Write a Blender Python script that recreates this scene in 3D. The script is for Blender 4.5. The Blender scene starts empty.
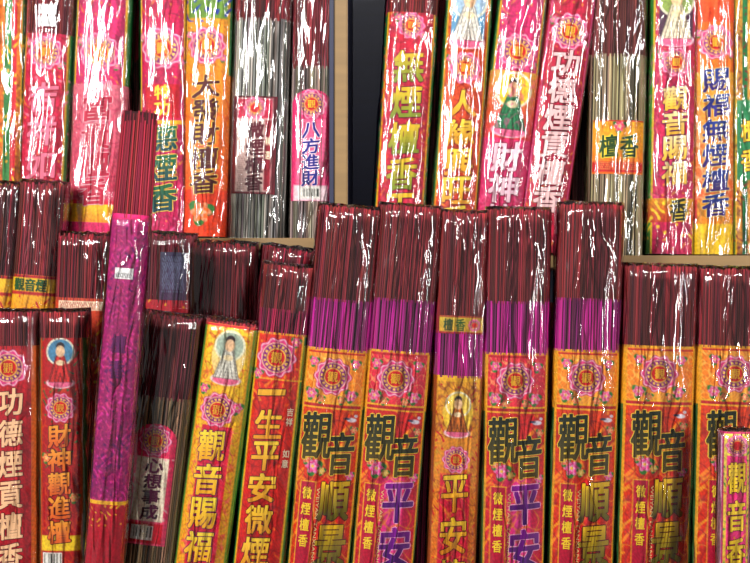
import bpy, bmesh, math, random
import numpy as np
from mathutils import Vector, noise
sc=bpy.context.scene
D=1.0
sc.view_settings.view_transform='Standard'

# ------------------------------------------------------------ materials
def new_mat(name):
    m=bpy.data.materials.new(name); m.use_nodes=True
    nt=m.node_tree; b=nt.nodes['Principled BSDF']; return m,nt,b
def col_mat(name,rough,spec=0.5,bump=0.0,bscale=300):
    m,nt,b=new_mat(name)
    a=nt.nodes.new('ShaderNodeAttribute'); a.attribute_name='Col'
    nt.links.new(a.outputs['Color'],b.inputs['Base Color'])
    b.inputs['Roughness'].default_value=rough
    b.inputs['Specular IOR Level'].default_value=spec
    if bump:
        n=nt.nodes.new('ShaderNodeTexNoise'); n.inputs['Scale'].default_value=bscale
        bp=nt.nodes.new('ShaderNodeBump'); bp.inputs['Strength'].default_value=bump; bp.inputs['Distance'].default_value=0.001
        nt.links.new(n.outputs['Fac'],bp.inputs['Height']); nt.links.new(bp.outputs[0],b.inputs['Normal'])
    return m
M_STICK=col_mat('incense_stick',0.7,0.3,0.3,900)
M_PAPER=col_mat('printed_paper',0.55,0.25,0.15,60)
M_INK=col_mat('printed_ink',0.5,0.25)
def film_mat():
    m=bpy.data.materials.new('cellophane'); m.use_nodes=True; nt=m.node_tree
    nt.nodes.clear(); N=nt.nodes.new; L=nt.links.new
    out=N('ShaderNodeOutputMaterial'); mix=N('ShaderNodeMixShader')
    tr=N('ShaderNodeBsdfTransparent'); gl=N('ShaderNodeBsdfGlossy')
    gl.inputs['Roughness'].default_value=0.085
    tr.inputs['Color'].default_value=(0.98,0.98,0.98,1)
    fr=N('ShaderNodeFresnel'); fr.inputs['IOR'].default_value=1.5
    tc=N('ShaderNodeTexCoord')
    def nz(scl,det,dist):
        mp=N('ShaderNodeMapping'); mp.inputs['Scale'].default_value=scl; mp.inputs['Rotation'].default_value=(0,0.10,0)
        n=N('ShaderNodeTexNoise'); n.inputs['Scale'].default_value=1.0; n.inputs['Detail'].default_value=det; n.inputs['Distortion'].default_value=dist
        L(tc.outputs['Object'],mp.inputs['Vector']); L(mp.outputs[0],n.inputs['Vector']); return n
    def math_(op,a,b=None,c=None):
        q=N('ShaderNodeMath'); q.operation=op
        for i,v in enumerate((a,b,c)):
            if v is None: continue
            if isinstance(v,(int,float)): q.inputs[i].default_value=v
            else: L(v,q.inputs[i])
        return q.outputs[0]
    n1=nz((55,55,9),2.2,1.2)
    n2=nz((48,48,9),0.3,1.0)
    r=math_('ABSOLUTE',math_('SUBTRACT',n2.outputs['Fac'],0.5))
    r=math_('POWER',math_('SUBTRACT',1.0,math_('MINIMUM',math_('MULTIPLY',r,9.0),1.0)),2.0)
    h=math_('MULTIPLY_ADD',r,0.13,n1.outputs['Fac'])
    bp=N('ShaderNodeBump'); bp.inputs['Strength'].default_value=0.9; bp.inputs['Distance'].default_value=0.0045
    L(h,bp.inputs['Height']); L(bp.outputs[0],gl.inputs['Normal']); L(bp.outputs[0],fr.inputs['Normal'])
    mu=math_('MINIMUM',math_('MULTIPLY',fr.outputs[0],2.15),1.0)
    L(mu,mix.inputs[0]); L(tr.outputs[0],mix.inputs[1]); L(gl.outputs[0],mix.inputs[2]); L(mix.outputs[0],out.inputs[0])
    return m
M_FILM=film_mat()

def lin(c):
    c=np.asarray(c,dtype=float)/255.0
    return np.where(c<=0.04045,c/12.92,((c+0.055)/1.055)**2.4)

# ------------------------------------------------------------ mesh accumulator
class Acc:
    def __init__(s): s.v=[];s.c=[];s.f=[];s.m=[];s.n=0
    def add(s,V,C,F,mi):
        V=np.asarray(V,float);C=np.asarray(C,float)
        if C.ndim==1: C=np.tile(C,(len(V),1))
        s.v.append(V);s.c.append(C)
        n=s.n
        s.f.extend([tuple([i+n for i in f]) for f in F])
        s.m.extend([mi]*len(F)); s.n+=len(V)
    def mesh(s,name,mats,scale,smooth=True):
        V=np.concatenate(s.v)*scale;C=np.concatenate(s.c)
        me=bpy.data.meshes.new(name); me.from_pydata(V.tolist(),[],s.f)
        for m in mats: me.materials.append(m)
        me.polygons.foreach_set('material_index',s.m)
        me.polygons.foreach_set('use_smooth',[smooth]*len(s.f))
        a=me.color_attributes.new('Col','FLOAT_COLOR','POINT')
        L=np.ones((len(V),4)); L[:,:3]=lin(np.clip(C,0,255)); a.data.foreach_set('color',L.ravel().astype(np.float32))
        me.update(); return me

# ------------------------------------------------------------ glyphs
GC={}
def glyph(st):
    if st in GC: return GC[st]
    cu=bpy.data.curves.new('g','FONT'); cu.body=st; cu.resolution_u=2
    ob=bpy.data.objects.new('g',cu); sc.collection.objects.link(ob)
    dg=bpy.context.evaluated_depsgraph_get(); dg.update()
    me=bpy.data.meshes.new_from_object(ob.evaluated_get(dg))
    bm=bmesh.new(); bm.from_mesh(me)
    xs=[v.co.x for v in bm.verts]
    if not xs: GC[st]=None
    else:
        x0,x1=min(xs),max(xs); nb=6
        if len(st)==1:
            for i in range(1,nb):
                bmesh.ops.bisect_plane(bm,geom=bm.verts[:]+bm.edges[:]+bm.faces[:],plane_co=(x0+(x1-x0)*i/nb,0,0),plane_no=(1,0,0))
        bm.verts.index_update()
        V=np.array([(v.co.x,v.co.y) for v in bm.verts]); F=[tuple(v.index for v in f.verts) for f in bm.faces]
        GC[st]=(V,F,V.min(0),V.max(0))
    bm.free(); bpy.data.objects.remove(ob); bpy.data.curves.remove(cu); bpy.data.meshes.remove(me)
    return GC[st]
D4=[(1,1),(-1,-1),(1,-1),(-1,1)]
D8=[(math.cos(i*math.pi/4),math.sin(i*math.pi/4)) for i in range(8)]

class Sec:
    def __init__(s,a,b,n=3.2):
        th=np.linspace(-math.pi/2,1.5*math.pi,721)
        c=np.cos(th);si=np.sin(th)
        x=np.sign(c)*np.abs(c)**(2/n)*a; y=np.sign(si)*np.abs(si)**(2/n)*b
        dl=np.hypot(np.diff(x),np.diff(y)); L=np.concatenate([[0],np.cumsum(dl)])
        s.P=L[-1]; s.L=L; s.x=x; s.y=y
        gx=np.sign(x)*np.abs(x/a)**(n-1)/a; gy=np.sign(y)*np.abs(y/b)**(n-1)/b
        g=np.hypot(gx,gy)+1e-9; s.nx=gx/g; s.ny=gy/g; s.a=a;s.b=b
    def at(s,S,off):
        S=np.mod(S,s.P); off=np.asarray(off)
        x=np.interp(S,s.L,s.x);y=np.interp(S,s.L,s.y);nx=np.interp(S,s.L,s.nx);ny=np.interp(S,s.L,s.ny)
        return x+nx*off,y+ny*off

# ------------------------------------------------------------ label painting
def mixc(C,m,c):
    m=np.clip(m,0,1)[:,None]; return C*(1-m)+np.asarray(c,float)*m
def soft(d,w=0.8): return np.clip(0.5-d/w,0,1)
def paint(S,T,H,ops,hw):
    C=np.tile(np.array([200.,40,50]),(len(S),1))
    for o in ops:
        k=o[0]
        if k=='grad':
            _,t0,t1,c0,c1=o; f=np.clip((T-t0)/(t1-t0),0,1)[:,None]; m=((T>=t0)&(T<=t1)).astype(float)
            C=np.where(m[:,None]>0,np.array(c0,float)*(1-f)+np.array(c1,float)*f,C)
        elif k=='side':
            _,fr,c,t0,t1=o; m=soft(hw*fr-np.abs(S))*((T>=t0)&(T<=t1)); C=mixc(C,m,c)
        elif k=='glow':
            _,s,w_,c,t0,t1=o; m=np.exp(-((S-s)/w_)**2)*((T>=t0)&(T<=t1)); C=mixc(C,m,c)
        elif k=='rect':
            _,s0,s1,t0,t1,c=o; d=np.maximum(np.abs(S-(s0+s1)/2)-(s1-s0)/2,np.abs(T-(t0+t1)/2)-(t1-t0)/2); C=mixc(C,soft(d),c)
        elif k=='oval':
            _,s,t,rx,ry,c=o; d=(np.hypot((S-s)/rx,(T-t)/ry)-1)*min(rx,ry); C=mixc(C,soft(d),c)
        elif k=='orn':
            _,t0,t1,c,amt,q=o
            n=np.sin(S*q+2.2*np.sin(T*q*.6+1))*np.sin(T*q*.9+2.0*np.sin(S*q*.8+T*.03))
            m=np.clip((n-(1-amt))*5,0,1)*((T>=t0)&(T<=t1)); C=mixc(C,m,c)
        elif k=='scroll':   # thin curling line-work
            _,t0,t1,c,q=o
            n=np.sin(S*q+2.6*np.sin(T*q*.7+.5))+np.sin(T*q*.8+2.4*np.sin(S*q*.9))
            m=np.clip(1-np.abs(n)*2.6,0,1)*((T>=t0)&(T<=t1))*.65; C=mixc(C,m,c)
        elif k=='rows':
            _,s0,s1,t0,t1,c=o
            g=np.sin(S*2.9+np.floor(T/4.)*1.7)*np.sin(T*1.57)
            m=((g>0.1)&(S>s0)&(S<s1)&(T>t0)&(T<t1)).astype(float)*.85; C=mixc(C,m,c)
        elif k=='med':
            _,s,t,R=o; dx=S-s;dy=T-t; r=np.hypot(dx,dy); th=np.arctan2(dy,dx)
            C=mixc(C,soft(r-R*(1.22+0.08*np.cos(10*th))),(190,40,110))
            C=mixc(C,soft(r-R*(1.17+0.08*np.cos(10*th))),(250,200,216))
            C=mixc(C,soft(r-R*(1.08+0.08*np.cos(10*th))),(220,60,136))
            C=mixc(C,soft(r-R*0.95),(250,226,170))
            C=mixc(C,soft(r-R*0.89),(140,30,130))
            C=mixc(C,soft(np.abs(r-R*0.73)-R*.08)*(np.sin(th*16)>-.1),(250,210,100))
            C=mixc(C,soft(r-R*0.60),(250,216,80))
            C=mixc(C,soft(r-R*0.52),(206,16,30))
        elif k=='flower':
            _,s,t,R,c=o; c=np.array(c,float); dx=S-s;dy=T-t;r=np.hypot(dx,dy);th=np.arctan2(dy,dx)
            C=mixc(C,soft(r-R*1.25*(0.8+0.25*np.cos(3*th+1))),(50,130,50))
            C=mixc(C,soft(r-R*(0.85+0.15*np.cos(6*th))),c*.6+90)
            C=mixc(C,soft(r-R*(0.66+0.12*np.cos(6*th+2))),c)
            C=mixc(C,soft(r-R*(0.4+0.1*np.cos(5*th))),c*.4+140)
            C=mixc(C,soft(r-R*.18),(250,210,60))
        elif k=='fig':
            _,s,t,h,c,halo=o; dark=np.array(c,float)*.55
            C=mixc(C,soft(np.hypot(S-s,T-(t-h*.22))-h*.31),(240,236,210))
            C=mixc(C,soft(np.hypot(S-s,T-(t-h*.22))-h*.27),halo)
            C=mixc(C,soft(np.hypot((S-s)/2.6,(T-(t+h*.46)))-h*.11),(230,110,150))
            C=mixc(C,soft(np.abs(np.hypot((S-s)/2.6,(T-(t+h*.46)))-h*.11)-.5),(250,220,230))
            hwf=0.09*h+np.clip(T-(t-h*.15),0,h)*.30
            d=np.abs(S-s)-hwf; d=np.maximum(d,np.abs(T-(t+h*.15))-h*.29); C=mixc(C,soft(d),dark)
            d=np.abs(S-s)-hwf+1.0; d=np.maximum(d,np.abs(T-(t+h*.15))-h*.28); C=mixc(C,soft(d),c)
            fold=np.sin((np.abs(S-s)*1.3-(T-t)*.35)*1.2)>.6; C=mixc(C,soft(d)*fold*.8,dark)
            C=mixc(C,soft(np.hypot((S-s)/1.6,(T-(t+h*.02)))-h*.06),(240,220,180))
            C=mixc(C,soft(np.hypot((S-s),(T-(t-h*.34)))-h*.09),(50,35,40))
            C=mixc(C,soft(np.hypot((S-s),(T-(t-h*.23))*.8)-h*.10),(240,200,160))
        elif k=='bar':
            _,s0,s1,t0,t1=o
            C=mixc(C,((S>s0)&(S<s1)&(T>t0)&(T<t1)).astype(float),(235,232,225))
            m=((S>s0+1.2)&(S<s1-1.2)&(T>t0+1.2)&(T<t1-2.5)&(np.sin(S*3.7+np.sin(S*1.3)*2)>0.1)).astype(float); C=mixc(C,m,(30,30,30))
    mt=np.sin(S*1.1+2*np.sin(T*.37))*np.sin(T*.93+2*np.sin(S*.51))
    C=C*(1+.10*mt)[:,None]
    g=C.mean(1,keepdims=True); C=g+(C-g)*1.04
    return np.clip(C,0,255)

MAR=(132,36,44); MAG=(174,28,130); BRN=(150,116,88)
PXC=375.0; PYC=281.5
def pack(yf,top,ref,w,segs,label=None,zb=-0.38,name='incense_stick_pack',dp=None,film=True,patch=None,res=0.9,roll=3.2,flare=0.0,filmtop=None,rag=2.0):
    """top, ref: two points on the pack axis measured on the photograph (front face at depth yf)."""
    k=(D+yf)/1000.0
    a=w/2.0+0.6; b=dp if dp else min(a*0.68,20)
    Xt,Zt=(top[0]-PXC),(PYC-top[1]); Xr,Zr=(ref[0]-PXC),(PYC-ref[1])
    l0=math.atan2(Xt-Xr,Zt-Zr)
    zb=zb+abs(math.sin(l0))*a*k+0.0006      # the low corner rests on the board
    zbp=zb/k; f=(Zt-zbp)/(Zt-Zr); Xb=Xt+(Xr-Xt)*f
    lean=math.atan2(Xt-Xb,Zt-zbp); cl=math.cos(lean)
    zz=lambda py:((PYC-py)-zbp)/cl
    sec=Sec(a-1.2,b-1.2,roll); P=sec.P
    A=Acc(); rg=random.Random(int(top[0]*7+top[1]*3+w))
    cs=np.linspace(0,P,49)[:-1]
    zs=[0.0]; cc=[segs[-1][2]]
    for (y0,y1,c) in reversed(segs):
        z0=zz(y1);z1=zz(y0)
        if z0>zs[-1]+1: zs.append(z0);cc.append(c)
        zs.append(z1-3);cc.append(c)
    V=[];C=[]
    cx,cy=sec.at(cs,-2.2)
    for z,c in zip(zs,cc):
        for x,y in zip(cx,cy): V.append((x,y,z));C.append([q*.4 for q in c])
    n=48;F=[]
    for i in range(len(zs)-1):
        for j in range(n): F.append((i*n+j,i*n+(j+1)%n,(i+1)*n+(j+1)%n,(i+1)*n+j))
    F.append(tuple(range((len(zs)-1)*n,len(zs)*n))); F.append(tuple(reversed(range(n))))
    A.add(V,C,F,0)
    NS=5
    sff=[(q,(q+1)%NS,NS+(q+1)%NS,NS+q) for q in range(NS)]+[tuple(range(NS,2*NS))]
    def stick(x,y,z0,z1,r,c,dx,dy):
        vv=[(x+r*math.cos(2*math.pi*q/NS),y+r*math.sin(2*math.pi*q/NS),z0) for q in range(NS)]
        vv+=[(x+dx+r*math.cos(2*math.pi*q/NS),y+dy+r*math.sin(2*math.pi*q/NS),z1) for q in range(NS)]
        A.add(vv,c,sff,0)
    for si,(y0,y1,c) in enumerate(segs):
        thin=(c[1]<62 and c[2]<90)
        sp=1.9 if thin else 2.15
        N=int(P/sp)
        for ring,ins in ((0,-0.2),(1,-1.7)):
            if ring==1 and si>0: continue
            for i in range(N):
                s=(i+rg.uniform(-.3,.3)+ring*.5)*P/N
                x,y=sec.at(np.array([s]),ins+rg.uniform(-.5,.35)); x=float(x[0]);y=float(y[0])
                v=rg.uniform(.6,1.35); ccol=[min(255,q*v+rg.uniform(-6,10)) for q in c]
                z1=zz(y0)+(rg.uniform(-rag,0.6) if si==0 else 0.5); z0=zz(y1)-2
                fl=flare*(z1-z0)/100.
                stick(x,y,z0,z1,0.8 if thin else 1.02,ccol,rg.uniform(-.7,.7)+x*fl,rg.uniform(-.4,.4)+y*fl)
    y0,y1,c=segs[0]
    for i in range(int(a*b/9)):
        r=math.sqrt(rg.random())*.85;t=rg.uniform(0,6.283)
        v=rg.uniform(.6,1.2)
        stick(r*math.cos(t)*(a-3),r*math.sin(t)*(b-3),zz(y0)-8,zz(y0)+rg.uniform(-rag,.5),0.8,[q*v for q in c],0,0)
    T=Acc()
    def sheet(lb,full):
        z1=zz(lb['y0']); z0=max(0.6,zz(lb['y1'])); H=z1-z0
        hw=a*0.97 if full else lb['hw']
        sc0=lb.get('s',0)
        half=min(P/2, a+b*1.0) if full else hw
        ns=max(8,int(2*half/res)); nt_=max(8,int(H/res))
        ss=np.linspace(-half,half,ns+1)
        if full and half<P/2-1: ss=np.concatenate([ss,np.linspace(half,P-half,14)[1:]])
        tt=np.linspace(0,H,nt_+1)
        SS,TT=np.meshgrid(ss,tt)
        off=0.5 if full else 1.1
        X,Y=sec.at((SS+sc0).ravel(),off)
        Sp=SS.ravel().copy()
        if full: Sp=np.where(Sp>P/2,Sp-P,Sp)
        C=paint(Sp,TT.ravel(),H,lb['ops'],hw)
        V=np.stack([X,Y,z1-TT.ravel()],1); nx=len(ss)
        idx=np.arange(len(V)).reshape(len(tt),nx)
        Q=np.stack([idx[:-1,:-1],idx[1:,:-1],idx[1:,1:],idx[:-1,1:]],-1).reshape(-1,4)
        if not full and lb.get('arch'):
            ctr=(SS.ravel()[Q].mean(1),TT.ravel()[Q].mean(1)); R=hw
            keep=~((ctr[1]<R*.8)&(((ctr[0]/R)**2+((R*.8-ctr[1])/(R*.8))**2)>1.0))
            Q=Q[keep]
        A.add(V,C,[tuple(q) for q in Q.tolist()],1)
        for t in lb.get('txt',[]):
            st,s,tp,gw,gh,step,c,oc=t[:8]; bold=t[8] if len(t)>8 else 0.022; rot=t[9] if len(t)>9 else 0
            items=[(ch,s,tp+i*step) for i,ch in enumerate(st)] if step else [(st,s,tp)]
            for ch,gs,gt in items:
                if z1-(gt+gh)<0: continue
                g=glyph(ch)
                if g is None: continue
                V2,FF,mn,mx=g
                ctr=(mn+mx)/2; size=np.maximum(mx-mn,1e-3)
                if len(ch)==1: size=np.maximum(size,0.5)
                U=(V2-ctr)/size
                if rot: px=U[:,1]*gw; py=U[:,0]*gh
                else:
                    # brush-style slant: horizontals rise to the right
                    px=U[:,0]*gw; py=-U[:,1]*gh-(U[:,0]*gw*.10 if gw>14 else 0)
                th=bold*min(gw,gh)
                lays=[]
                if oc:
                    ro=th+max(.7,min(gw,gh)*.032)
                    dirs=D8 if min(gw,gh)>14 else D4
                    lays.append((oc,[(dx*ro,dy*ro) for dx,dy in dirs],.45))
                lays.append((c,[(dx*th*.8,dy*th*.8) for dx,dy in D4] if th>.15 else [(0,0)],.75))
                for col,shifts,o2 in lays:
                    for qi,(dx,dy) in enumerate(shifts):
                        X,Y=sec.at(sc0+gs+px+dx,off+o2+qi*.012)
                        Vv=np.stack([X,Y,z1-(gt+py+dy)],1)
                        if isinstance(col[0],(tuple,list)):
                            ff=np.clip(py/gh+.5,0,1)[:,None]; Cc=np.array(col[0],float)*(1-ff)+np.array(col[1],float)*ff
                        else: Cc=np.array(col,float)
                        T.add(Vv,Cc,FF,0)
    if label: sheet(label,True)
    if patch:
        for p in (patch if isinstance(patch,list) else [patch]): sheet(p,False)
    me=A.mesh(name,[M_STICK,M_PAPER],k)
    ob=bpy.data.objects.new(name,me); sc.collection.objects.link(ob)
    ob.location=(Xb*k,yf+b*k,zb); ob.rotation_euler=(0,lean,0)
    if T.n:
        mt=T.mesh('lettering',[M_INK],k,False); to=bpy.data.objects.new('lettering',mt); sc.collection.objects.link(to); to.parent=ob
    if film:
        F_=Acc(); zt=zz(filmtop if filmtop is not None else top[1])+3; z0=0
        sec2=Sec(a+0.3,b+0.3,roll); nn=84; nz=int((zt-z0)/5)
        ss=np.linspace(0,sec2.P,nn+1)[:-1]; V=[]; sd=rg.uniform(0,100)
        bx,by=sec2.at(ss,0.0)
        for i in range(nz+1):
            z=z0+(zt-z0)*i/nz
            edge=max(0,1-(zt-z)/9.)
            for j in range(nn):
                x=float(bx[j]);y=float(by[j]); th=2*math.pi*j/nn
                d=noise.noise(Vector((math.cos(th)*2.5+sd,math.sin(th)*2.5,z*.018)))*1.5+noise.noise(Vector((math.cos(th)*7+sd,math.sin(th)*7,z*.03)))*.7
                d=max(d,-.3)+.3
                q=1-edge*.45
                nxx=math.copysign(abs(x/a)**2,x);nyy=math.copysign(1-abs(x/a)**3,y) if abs(x)<a else 0
                V.append((x+nxx*d,y*q+nyy*d,z+ (noise.noise(Vector((x*.15,sd,0)))*2 if edge>.5 else 0)))
        FF=[]
        for i in range(nz):
            for j in range(nn): FF.append((i*nn+j,i*nn+(j+1)%nn,(i+1)*nn+(j+1)%nn,(i+1)*nn+j))
        c0=len(V); V.append((0,0,zt))
        for j in range(nn): FF.append((nz*nn+j,nz*nn+(j+1)%nn,c0))
        F_.add(V,(255,255,255),FF,0)
        mf=F_.mesh('cellophane_wrap',[M_FILM],k); fo=bpy.data.objects.new('cellophane_wrap',mf); sc.collection.objects.link(fo); fo.parent=ob
    return ob

GOLD=(240,186,44); YEL=(248,214,54); CRM=(250,232,200); ORG=(240,130,30); GRN=(34,120,60)
# ---------------- big front row labels
def biglabel(y0,hdr,hd2,body0,body1,chars,ccol,cout,hlow,orn1=(246,140,36),med_t=28,bc=((20,34,12),(92,74,10))):
    ops=[('grad',0,400,body0,body1),('orn',60,320,orn1,.34,.22),('scroll',60,330,(150,20,30),.17),('glow',4,15,hlow,126,400),('scroll',126,330,GOLD,.2),('grad',0,60,hdr,hdr),('glow',-2,22,hd2,5,55),('scroll',5,56,(250,220,120),.38),
         ('rect',-40,40,0,2.5,GOLD),('rect',-40,40,3.5,5,(190,24,40)),('rect',-40,40,54,56,GOLD),('rect',-40,40,56,59,(180,20,40)),('rect',-40,40,59,60.5,GOLD),
         ('flower',-22,14,5,(240,70,140)),('flower',20,14,5,(240,70,140)),('flower',18,46,6,(230,80,140)),('flower',-22,46,6,(230,80,140)),('flower',-12,51,4,(240,120,60)),('flower',9,51,4,(240,120,60)),
         ('oval',21,70,5,2.2,(235,235,250)),('oval',25,66,2,1.6,(235,235,250)),('oval',16,69,3,1.2,(50,60,90)),('flower',24,80,4,(240,110,60)),('flower',-14,119,8,(230,70,150)),('flower',-21,112,5,(240,110,60)),('flower',-5,123,4,(240,190,60)),('flower',24,126,5,(236,70,150)),
         ('rect',-25,-9,134,226,GOLD),('rect',-24,-10,135,225,(186,20,60)),
         ('side',.93,(230,170,50),0,400),('side',1.02,(60,110,60),60,400),('med',-2,med_t,15)]
    tx=[('觀',-2,med_t,10,10,0,GOLD,None,0.02),
        ('觀',-13,88,29,46,0,bc,(246,204,60),.03),('音',13,104,25,42,0,bc,(246,204,60),.03),
        (chars[0],10,152,29,38,0,ccol,cout,.035),(chars[1],10,197,29,40,0,ccol,cout,.035),
        ('微煙檀香',-17,146,9,12,16,YEL,None,.03),('WEIYAN TANXIANG',-6,178,3.0,76,0,(245,220,150),None,.0,1)]
    return dict(y0=y0,y1=700,ops=ops,txt=tx)
OR1=lambda y0:biglabel(y0,(240,128,18),(248,172,60),(226,74,20),(190,18,30),'順景',((240,196,30),(100,90,12)),(100,10,10),(216,30,34))
RD1=lambda y0:biglabel(y0,(206,20,60),(236,60,80),(212,44,34),(200,18,76),'平安',((140,20,150),(76,10,116)),(250,170,210),(238,60,160))
B=lambda t,r,w,lab,segs,**k: pack(0.0,t,r,w,segs,lab,res=.8,**k)
B((350,207),(318,563),64,OR1(349),[(207,300,MAR),(300,349,MAG)])
B((411.5,206),(383,563),64,RD1(351),[(206,300,MAR),(300,351,MAG)])
B((521,209),(514,563),65,RD1(353),[(209,302,MAR),(302,353,MAG)])
B((594,204),(583,563),67,OR1(350),[(204,299,MAR),(299,350,MAG)])
B((665,266),(656,563),74,OR1(346),[(266,346,MAR)])
B((740,269),(732,563),74,OR1(346),[(269,346,MAR)])
sm=[('grad',0,220,(226,210,90),(230,190,50)),('orn',0,220,(70,150,60),.4,.5),('rect',-10,10,24,230,(230,50,130)),('orn',24,230,(240,140,60),.3,.4),('side',.84,(180,20,100),0,230),('side',.95,(236,190,216),0,230),('rect',-20,20,0,2,(180,20,100)),('med',0,14,9)]
pack(-0.045,(738,432),(736,563),30,[(432,434,MAR)],dict(y0=432,y1=700,ops=sm,txt=[('觀音香',0,46,17,30,38,YEL,(120,10,60),.04)]),dp=10,res=.7)
m=[('grad',0,400,(224,164,40),(210,56,26)),('orn',0,400,(196,30,36),.35,.42),('scroll',0,400,(130,50,20),.3),('grad',0,6,GOLD,GOLD),('oval',0,37,15,22,(244,206,70)),('fig',0,38,42,(200,110,30),(246,214,100)),('scroll',62,100,YEL,.3),('rect',-15,15,98,400,(206,22,60)),('scroll',98,400,GOLD,.24),('side',.88,(150,70,30),0,400),('med',0,84,11)]
pack(0.004,(466,212),(452,563),51,[(212,332,MAR),(332,376,MAG)],dict(y0=376,y1=700,ops=m,txt=[('觀',0,84,7,7,0,GOLD,None,.01),('平安檀香',0,118,25,36,42,((248,214,50),(224,140,26)),(110,10,20),.03)]),res=.8,
  patch=dict(y0=316,y1=334,hw=22,ops=[('grad',0,30,(206,184,60),(224,150,50)),('rect',-22,22,0,1.5,(170,30,40)),('rect',-22,22,16,19,(170,30,40)),('med',13,9,5)],txt=[('檀',-13,9,9,12,0,(40,70,30),None,.02),('香',-1,9,9,12,0,(40,70,30),None,.02)]))
# second rank standing behind the big front packs
for xx,tp,ww in ((343,300,60),(404,304,58),(462,300,60),(524,302,60),(585,300,62),(650,306,64),(716,304,62)):
    pack(0.056,(xx+3,tp),(xx-6,563),ww,[(tp,tp+90,MAR),(tp+90,690,(120,24,60))],None,film=False,dp=15)

# ---------------- front left
m6=[('grad',0,400,(220,46,24),(192,14,34)),('orn',0,70,ORG,.45,.4),('orn',70,400,(230,90,30),.22,.25),('scroll',50,400,(130,10,24),.2),('side',.86,GOLD,0,400),('side',.96,GRN,0,400),('rect',-40,40,0,2,GOLD),('rect',-40,40,46,47.5,GOLD),('flower',16,8,5,(240,80,140)),('flower',-19,42,5,(240,80,140)),('med',-2,25,16)]
pack(0.0,(288,266),(257,563),52,[(266,310,MAR),(310,333,(160,30,76))],dict(y0=333,y1=700,ops=m6,txt=[('觀',-2,25,11,11,0,GOLD,None,.015),('一生平安微煙檀香',-3,60,26,28,32,((250,216,60),(234,160,30)),(110,10,20),.03),('吉祥',17,78,6,8,10,CRM,None,.03),('如意',17,120,6,8,10,CRM,None,.03)]))
m5=[('grad',0,400,(240,204,48),(230,146,26)),('scroll',0,400,(206,60,40),.3),('oval',2,30,17,26,(244,214,140)),('fig',2,32,50,(234,230,218),(180,196,180)),('rect',-15,15,102,400,(210,18,60)),('scroll',102,400,(240,90,120),.25),('side',.82,(234,166,40),0,400),('side',.92,(90,146,50),0,400),('rect',-40,40,0,2.5,(190,30,50)),('flower',17,82,6,(236,66,130)),('flower',-18,66,5,(236,66,130)),('med',-2,86,14)]
pack(-0.004,(231,322),(199,563),54,[(322,326,MAR)],dict(y0=325,y1=700,ops=m5,txt=[('觀',-2,86,10,10,0,GOLD,None,.015),('觀音賜福',-3,122,26,30,34,((252,228,70),(244,180,30)),(120,14,84),.03),('微煙檀香',-3,250,9,10,14,YEL,None,.02)]),res=.8)
p4=[('grad',0,200,(230,50,100),(240,110,140)),('rect',-16,16,34,98,(246,230,208)),('orn',34,98,(238,190,190),.3,.4),('rect',-17,17,100,120,(204,20,50)),('bar',-14,8,102,117),('med',0,17,13)]
pack(-0.002,(172,316),(143,563),58,[(316,398,(120,40,48)),(398,660,BRN)],None,patch=dict(y0=424,y1=545,hw=21,s=-2,arch=1,ops=p4,txt=[('觀',0,17,9,9,0,GOLD,None,.01),('心想事成',2,42,17,14,15.5,(60,14,40),None,.035),('檀香',-1,104,7,7,8,CRM,None,.02)]),rag=5)
pf=[('grad',0,330,(166,20,108),(138,14,94)),('orn',0,330,(206,44,146),.5,.5),('orn',0,330,(106,10,96),.4,.33),('scroll',0,330,(220,66,120),.45),('grad',0,6,(196,30,100),(196,30,100)),('rect',-30,30,288,292,GOLD),('grad',292,460,(180,20,46),(154,14,36)),('orn',292,314,GOLD,.3,.5)]
pack(-0.05,(137,108),(101,563),38,[(108,216,(126,28,42))],dict(y0=214,y1=700,ops=pf,txt=[('檀香',0,130,14,18,26,(110,10,100),None,.04)]),dp=15,flare=-.10,rag=16,filmtop=214,
   patch=dict(y0=268,y1=279,hw=9,s=0,ops=[('grad',0,12,(245,245,245),(235,235,235)),('rows',-8,8,5,10,(60,60,60))]))
m1=[('grad',0,400,(188,14,36),(196,20,42)),('orn',0,400,(214,40,50),.25,.4),('scroll',0,400,(140,6,30),.22),('side',.85,(224,110,44),0,400),('med',2,22,15)]
pack(-0.002,(6,312),(6,563),57,[(312,347,MAR)],dict(y0=346,y1=700,ops=m1,txt=[('觀',2,22,10,10,0,GOLD,None,.015),('功德煙貢檀香',4,56,23,26,31,(248,204,160),(110,6,30),.03)]))
m2=[('grad',0,400,(182,20,30),(160,20,30)),('orn',0,130,(50,106,60),.3,.4),('scroll',50,400,(226,90,24),.3),('fig',0,24,46,(214,46,46),(80,140,176)),('side',.8,(200,76,26),0,400),('side',.92,(80,106,50),0,400),('rect',-20,20,198,213,(240,204,44)),('bar',-18,2,215,230),('grad',232,400,(180,20,36),(180,20,36)),('flower',-14,120,5,(240,120,40)),('flower',14,160,5,(240,120,40)),('med',0,70,12)]
pack(-0.001,(60,312),(60,563),48,[(312,338,MAR)],dict(y0=338,y1=700,ops=m2,txt=[('觀',0,70,8,8,0,GOLD,None,.015),('財神觀進檀',-1,98,22,22,24,((246,174,56),(226,100,36)),(90,6,20),.03)]))

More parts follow.
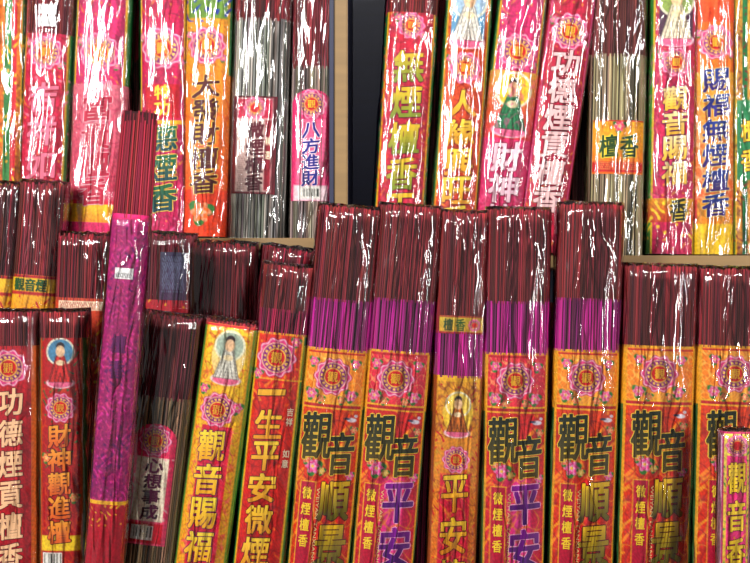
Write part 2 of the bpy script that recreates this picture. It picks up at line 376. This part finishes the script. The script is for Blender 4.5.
# ---------------- middle row behind
pm=[('grad',0,60,(244,204,46),(230,140,36)),('rect',-30,30,0,3,(190,30,40)),('rect',-30,30,17,20,(190,30,40)),('orn',20,60,(196,46,40),.4,.4)]
pack(0.075,(40,182),(30,310),47,[(182,276,(134,44,52))],dict(y0=275,y1=700,ops=pm,txt=[('觀',-13,10,10,12,0,(20,90,40),None,.03),('音',-2,10,10,12,0,(20,90,40),None,.03),('煙',9,10,10,12,0,(20,90,40),None,.03)]),rag=4)
pack(0.078,(4,183),(-6,310),32,[(183,276,(120,34,44))],dict(y0=275,y1=700,ops=pm),rag=4)
pack(0.072,(82,234),(78,340),58,[(234,299,(134,34,46))],dict(y0=298,y1=700,ops=[('grad',0,400,(210,76,46),(190,26,46)),('rect',-22,22,3,12,CRM),('rows',-20,20,4,11,(180,30,40)),('orn',12,300,GOLD,.35,.3)]),rag=4)
pack(0.074,(122,236),(114,340),34,[(236,500,(136,30,66))],None)
pack(0.075,(168,234),(165,340),52,[(234,301,(108,32,44))],dict(y0=300,y1=700,ops=[('grad',0,400,(180,26,46),(194,26,46)),('orn',0,300,GOLD,.3,.4)]),rag=5,patch=dict(y0=252,y1=300,hw=13,s=6,ops=[('grad',0,60,(60,56,84),(84,50,84)),('rows',-11,11,4,40,(110,120,150))]))  # the patch is a bluish reflection of the plastic, painted as colour
pack(0.072,(222,243),(219,340),69,[(243,560,(122,32,44))],None,rag=6)
pack(0.078,(288,248),(276,340),54,[(248,560,(132,32,50))],None,rag=4)

# ---------------- top shelf
ZL=0.0485; ZR=0.0290
def Tp(t,r,w,segs,lab,zb,**k): return pack(0.115,t,r,w,segs,lab,zb=zb,res=1.0,**k)
SEG=[(-170,-60,MAR)]
def lab(bg0,bg1,mt,extra=[],txt=[],ms=0,mr=14,side=(GOLD,GRN),y0=-60,orn=GOLD,oa=.18):
    o=[('grad',0,500,bg0,bg1),('orn',0,500,orn,oa,.33),('scroll',0,500,tuple(q*.62 for q in bg1),.24)]
    if side: o+=[('side',.86,side[0],0,500),('side',.95,side[1],0,500)]
    o+=[e for e in extra]
    tt=list(txt)
    if mt is not None:
        o.append(('flower',ms-mr*1.2,mt-y0-mr*.7,4,(240,80,140))); o.append(('flower',ms+mr*1.1,mt-y0+mr*.8,4,(240,80,140)))
        o.append(('med',ms,mt-y0,mr)); tt.append(('觀',ms,mt-y0,mr*.68,mr*.68,0,GOLD,None,.02))
    return dict(y0=y0,y1=400,ops=o,txt=tt)
T0=60
Tp((12,-170),(6,180),27,SEG,lab((220,120,34),(200,100,34),None,[('rect',-4,3,0,400,(50,130,60)),('rect',3,8,0,400,(206,30,50)),('orn',0,400,GOLD,.4,.4)]),ZL)
Tp((56,-170),(38,200),49,[(-170,34,(140,44,54))],lab((210,30,80),(196,20,48),52,[('orn',40,300,(226,130,150),.3,.3)],[('吉祥如意',0,64,28,28,34,(236,120,150),(160,10,46),.03)],y0=33,mr=14),ZL,
   patch=[dict(y0=4,y1=14,hw=9,ops=[('grad',0,12,(245,245,245),(235,235,235)),('rows',-8,8,1,9,(50,50,50))]),dict(y0=16,y1=26,hw=9,ops=[('grad',0,12,(245,245,245),(235,235,235)),('rows',-8,8,1,9,(50,50,50))])])
Tp((108,-170),(93,200),57,SEG,lab((210,32,110),(216,80,120),52,[('grad',T0+84,T0+200,(222,120,140),(210,70,100)),('scroll',T0+92,T0+200,(190,50,90),.26),('grad',T0+200,T0+204,(210,30,60),(210,30,60)),('grad',T0+204,T0+222,(244,204,44),(234,156,34)),('grad',T0+222,T0+330,(220,40,110),(220,40,110)),('rows',-14,14,T0+80,T0+90,(250,226,226))],[('富貴檀香',0,T0+108,28,25,28,(196,20,66),(236,176,190),.03)],mr=16),ZL)
Tp((162,-170),(162,200),50,SEG,lab((200,20,84),(206,26,104),48,[('rect',-17,17,T0+84,T0+118,(200,16,40)),('rect',-30,30,T0+120,T0+124,GOLD),('orn',T0+124,300,(226,110,160),.3,.35)],[('特功',0,T0+92,15,14,16,YEL,None,.035),('德煙香',0,T0+138,28,26,30,((30,120,66),(20,76,90)),(244,206,90),.03)],mr=17),ZL)
Tp((212,-170),(203,200),48,SEG,lab((232,172,34),(236,100,18),45,[('rect',-20,20,0,T0+18,(110,150,50)),('orn',0,T0+22,(30,60,170),.4,.3),('grad',T0+74,T0+190,(238,146,24),(234,100,20)),('grad',T0+190,T0+300,(234,66,16),(234,76,20)),('scroll',T0+74,T0+230,(200,60,14),.2),('flower',-2,T0+212,11,(244,120,44))],[('大發財檀香',0,T0+86,27,22,24,(90,16,10),(248,206,80),.03)],mr=15),ZL)
p5=[('grad',0,200,(100,20,36),(116,16,36)),('rect',-18,18,2,96,(206,176,168)),('rect',-17,17,3,22,(204,30,74)),('rows',-16,-8,24,94,(90,30,40)),('rect',11,17,24,94,(156,20,46)),('med',0,12,9)]
Tp((268,-170),(256,200),59,[(-170,18,MAR),(18,400,(150,146,138))],None,ZL,patch=dict(y0=96,y1=194,hw=22,s=-4,ops=p5,txt=[('微煙檀香',1,34,17,16,17.5,(80,10,30),None,.04),('精選',14,45,5,8,14,CRM,None,.02)]))
p6=[('grad',0,200,(226,40,116),(232,66,126)),('rect',-15,15,30,95,(236,104,150)),('rect',-17,17,96,112,(240,214,220)),('bar',-12,10,98,110),('med',0,15,12)]
Tp((317,-170),(311,200),44,[(-170,66,(140,40,50)),(66,400,(152,136,124))],None,ZL,patch=dict(y0=89,y1=201,hw=20,arch=1,s=-1,ops=p6,txt=[('觀',0,15,8,8,0,GOLD,None,.01),('八方進財',0,41,17,15,16,(30,30,120),(244,210,224),.03)]))
Tp((424,-170),(400,200),53,[(-170,12,MAR)],lab((204,20,60),(194,14,64),25,[('orn',0,300,(226,100,34),.32,.35),('scroll',40,300,(236,80,110),.25)],[('無煙檀香王',0,54,29,31,36,((240,200,40),(130,150,34)),(120,6,44),.03)],y0=12,mr=11),ZR)
Tp((482,-170),(456,200),47,SEG,lab((224,106,34),(200,20,30),68,[('rect',-17,17,0,T0+46,(100,160,200)),('fig',0,T0+14,60,(236,230,220),(170,196,220)),('scroll',T0+90,400,(230,90,24),.3)],[('人緣興旺香',0,T0+104,27,26,29,((248,220,70),(236,166,34)),(120,6,20),.03)],mr=13),ZR)
Tp((542,-170),(502,200),50,SEG,lab((210,40,112),(214,52,122),52,[('grad',T0+72,T0+140,(224,166,54),(206,46,50)),('fig',0,T0+104,60,(40,134,84),(236,206,50)),('grad',T0+140,T0+300,(214,40,106),(200,26,90)),('scroll',T0+72,T0+300,(236,100,150),.3)],[('財神檀香',0,T0+158,28,28,31,(246,210,222),(140,10,70),.03)],mr=15),ZR,dp=17)
Tp((598,-170),(547,200),48,SEG,lab((198,16,70),(180,10,46),32,[('orn',T0+60,400,(208,36,70),.3,.4)],[('功德煙貢檀香',0,T0+64,26,25,27.5,(244,204,204),(106,0,36),.03)],mr=15,side=((220,90,146),(186,10,64))),ZR,dp=17)
p11=[('grad',0,70,(244,184,30),(240,110,26)),('rows',-22,22,2,9,(170,30,30)),('rect',-26,26,42,52,(204,30,36)),('rows',-22,22,43,51,(248,216,110)),('flower',0,6,6,(236,50,84)),('rect',-26,26,0,1.5,(200,30,40))]
Tp((626,-170),(618,200),57,[(-170,54,(116,50,48)),(54,400,(160,144,112))],None,ZR,patch=dict(y0=120,y1=174,hw=26,ops=p11,txt=[('檀',-10,26,18,22,0,(30,60,20),YEL,.03),('香',10,26,18,22,0,(30,60,20),YEL,.03)]))
Tp((680,-170),(674,200),48,SEG,lab((200,36,76),(204,18,94),62,[('rect',-17,17,0,T0+42,(80,40,70)),('fig',0,T0+12,60,(240,226,200),(150,170,90)),('scroll',T0+44,T0+198,(236,90,150),.26),('grad',T0+198,T0+222,(220,156,30),(190,56,30)),('orn',T0+198,300,(244,210,50),.5,.4)],[('觀音賜福',0,T0+98,24,23,25,((250,232,180),(244,190,50)),(104,10,80),.03),('香',5,T0+210,18,22,0,(40,40,20),YEL,.03)],mr=12,side=((226,196,50),(60,146,60))),ZR)
Tp((718,-170),(716,200),42,SEG,lab((236,106,22),(240,184,44),42,[('grad',0,T0+22,(240,126,40),(232,84,36)),('grad',T0+72,T0+200,(242,176,50),(236,110,60)),('scroll',T0+72,T0+200,(250,226,176),.28),('grad',T0+224,T0+320,(236,196,36),(236,196,36))],[('賜福無煙檀香',0,T0+80,26,22,25,((20,64,160),(70,30,126)),(244,216,120),.03)],mr=14,side=((214,60,70),(204,30,50))),ZR)
Tp((752,-170),(752,200),33,SEG,lab((208,160,44),(190,110,34),None,[('rect',-9,-4,0,500,(30,120,64)),('orn',0,500,(130,40,40),.4,.5),('rect',-14,14,T0+100,T0+180,(40,136,84))],[('檀香',-2,T0+130,16,22,30,YEL,(90,30,30),.03)]),ZR)
# stock standing behind on the upper boards
for xx,ww,z in ((30,50,ZL),(86,50,ZL),(142,52,ZL),(196,50,ZL),(250,50,ZL),(300,44,ZL),(436,50,ZR),(490,50,ZR),(545,52,ZR),(600,50,ZR),(655,50,ZR),(706,48,ZR)):
    pack(0.19,(xx+4,-150),(xx,200),ww,[(-150,60,MAR),(60,260,(96,50,50))],None,zb=z,film=False,dp=14)

# ---------------- shelf and room
def wood(name,c0,c1):
    m,nt,b=new_mat(name)
    tc=nt.nodes.new('ShaderNodeTexCoord'); mp=nt.nodes.new('ShaderNodeMapping'); mp.inputs['Scale'].default_value=(3,30,30)
    n=nt.nodes.new('ShaderNodeTexNoise'); n.inputs['Scale'].default_value=4; n.inputs['Detail'].default_value=6
    r=nt.nodes.new('ShaderNodeValToRGB'); r.color_ramp.elements[0].color=(*lin(c0),1); r.color_ramp.elements[1].color=(*lin(c1),1)
    nt.links.new(tc.outputs['Object'],mp.inputs[0]);nt.links.new(mp.outputs[0],n.inputs[0]);nt.links.new(n.outputs[0],r.inputs[0]);nt.links.new(r.outputs[0],b.inputs['Base Color'])
    b.inputs['Roughness'].default_value=.45
    return m
W1=wood('pale_wood_edge',(110,84,46),(142,110,66)); W2=wood('dark_panel',(14,18,48),(20,26,64))
W3=wood('plaster',(190,186,176),(205,200,190)); W4=wood('floor_tile',(90,84,78),(110,104,96))
def box(name,x0,x1,y0,y1,z0,z1,mat,parent=None,bev=.0012,mat2=None):
    bm=bmesh.new(); bmesh.ops.create_cube(bm,size=1)
    for v in bm.verts: v.co=Vector(((x0+x1)/2+v.co.x*(x1-x0),(y0+y1)/2+v.co.y*(y1-y0),(z0+z1)/2+v.co.z*(z1-z0)))
    bm.normal_update()
    if mat2:
        for f in bm.faces: f.material_index=0 if f.normal.y<-.5 else 1
    bmesh.ops.bevel(bm,geom=bm.edges[:],offset=bev,segments=2,affect='EDGES')
    me=bpy.data.meshes.new(name); bm.to_mesh(me); bm.free(); me.materials.append(mat)
    if mat2: me.materials.append(mat2)
    o=bpy.data.objects.new(name,me); sc.collection.objects.link(o)
    if parent: o.parent=parent
    return o
sh=bpy.data.objects.new('display_shelf',None); sc.collection.objects.link(sh)
box('divider',-0.0450,-0.0300,0.098,0.36,-0.38,0.60,W1,sh,mat2=W2)
box('divider_edge_strip',-0.0500,-0.0452,0.095,0.36,-0.38,0.60,W2,sh,bev=.0006)
box('upper_board_left',-0.62,-0.0500,0.112,0.36,ZL-.014,ZL,W1,sh)
box('upper_board_right',-0.030,0.62,0.112,0.36,ZR-.014,ZR,W1,sh)
box('lower_board',-0.62,0.62,-0.075,0.36,-0.40,-0.38,W1,sh)
box('side_left',-0.64,-0.62,-0.075,0.36,-1.2,0.62,W1,sh)
box('side_right',0.62,0.64,-0.075,0.36,-1.2,0.62,W1,sh)
box('top_board',-0.64,0.64,0.098,0.36,0.60,0.62,W1,sh)
box('back_panel',-0.62,0.62,0.36,0.37,-1.2,0.62,W2,sh)
box('wall_back',-3,3,0.375,0.45,-1.2,1.6,W3); box('floor',-3,3,-4,0.45,-1.25,-1.2,W4)

# ---------------- lights
def area(name,loc,tgt,sx,sy,p,c):
    l=bpy.data.lights.new(name,'AREA'); l.shape='RECTANGLE'; l.size=sx; l.size_y=sy; l.energy=p; l.color=c
    o=bpy.data.objects.new(name,l); o.location=loc; o.rotation_euler=(Vector(tgt)-Vector(loc)).to_track_quat('-Z','Y').to_euler(); sc.collection.objects.link(o)
area('shop_window_light',(-1.3,-2.3,0.9),(0,0,0),0.42,0.9,80,(1,0.985,0.95))
area('shop_door_light',(1.9,-1.9,0.4),(0,0,0),0.22,1.4,40,(1,0.985,0.95))
area('ceiling_tube_light',(0.2,-1.6,1.5),(0,0.1,0),1.3,0.10,34,(1,0.98,0.93))
w=bpy.data.worlds.new('World'); sc.world=w; w.use_nodes=True; w.node_tree.nodes['Background'].inputs[0].default_value=(.95,.93,.92,1); w.node_tree.nodes['Background'].inputs[1].default_value=.28

cam=bpy.data.cameras.new('Camera'); cam.lens=48; cam.sensor_width=36
co=bpy.data.objects.new('Camera',cam); co.location=(0,-D,0); co.rotation_euler=(math.pi/2,0,0); sc.collection.objects.link(co); sc.camera=co
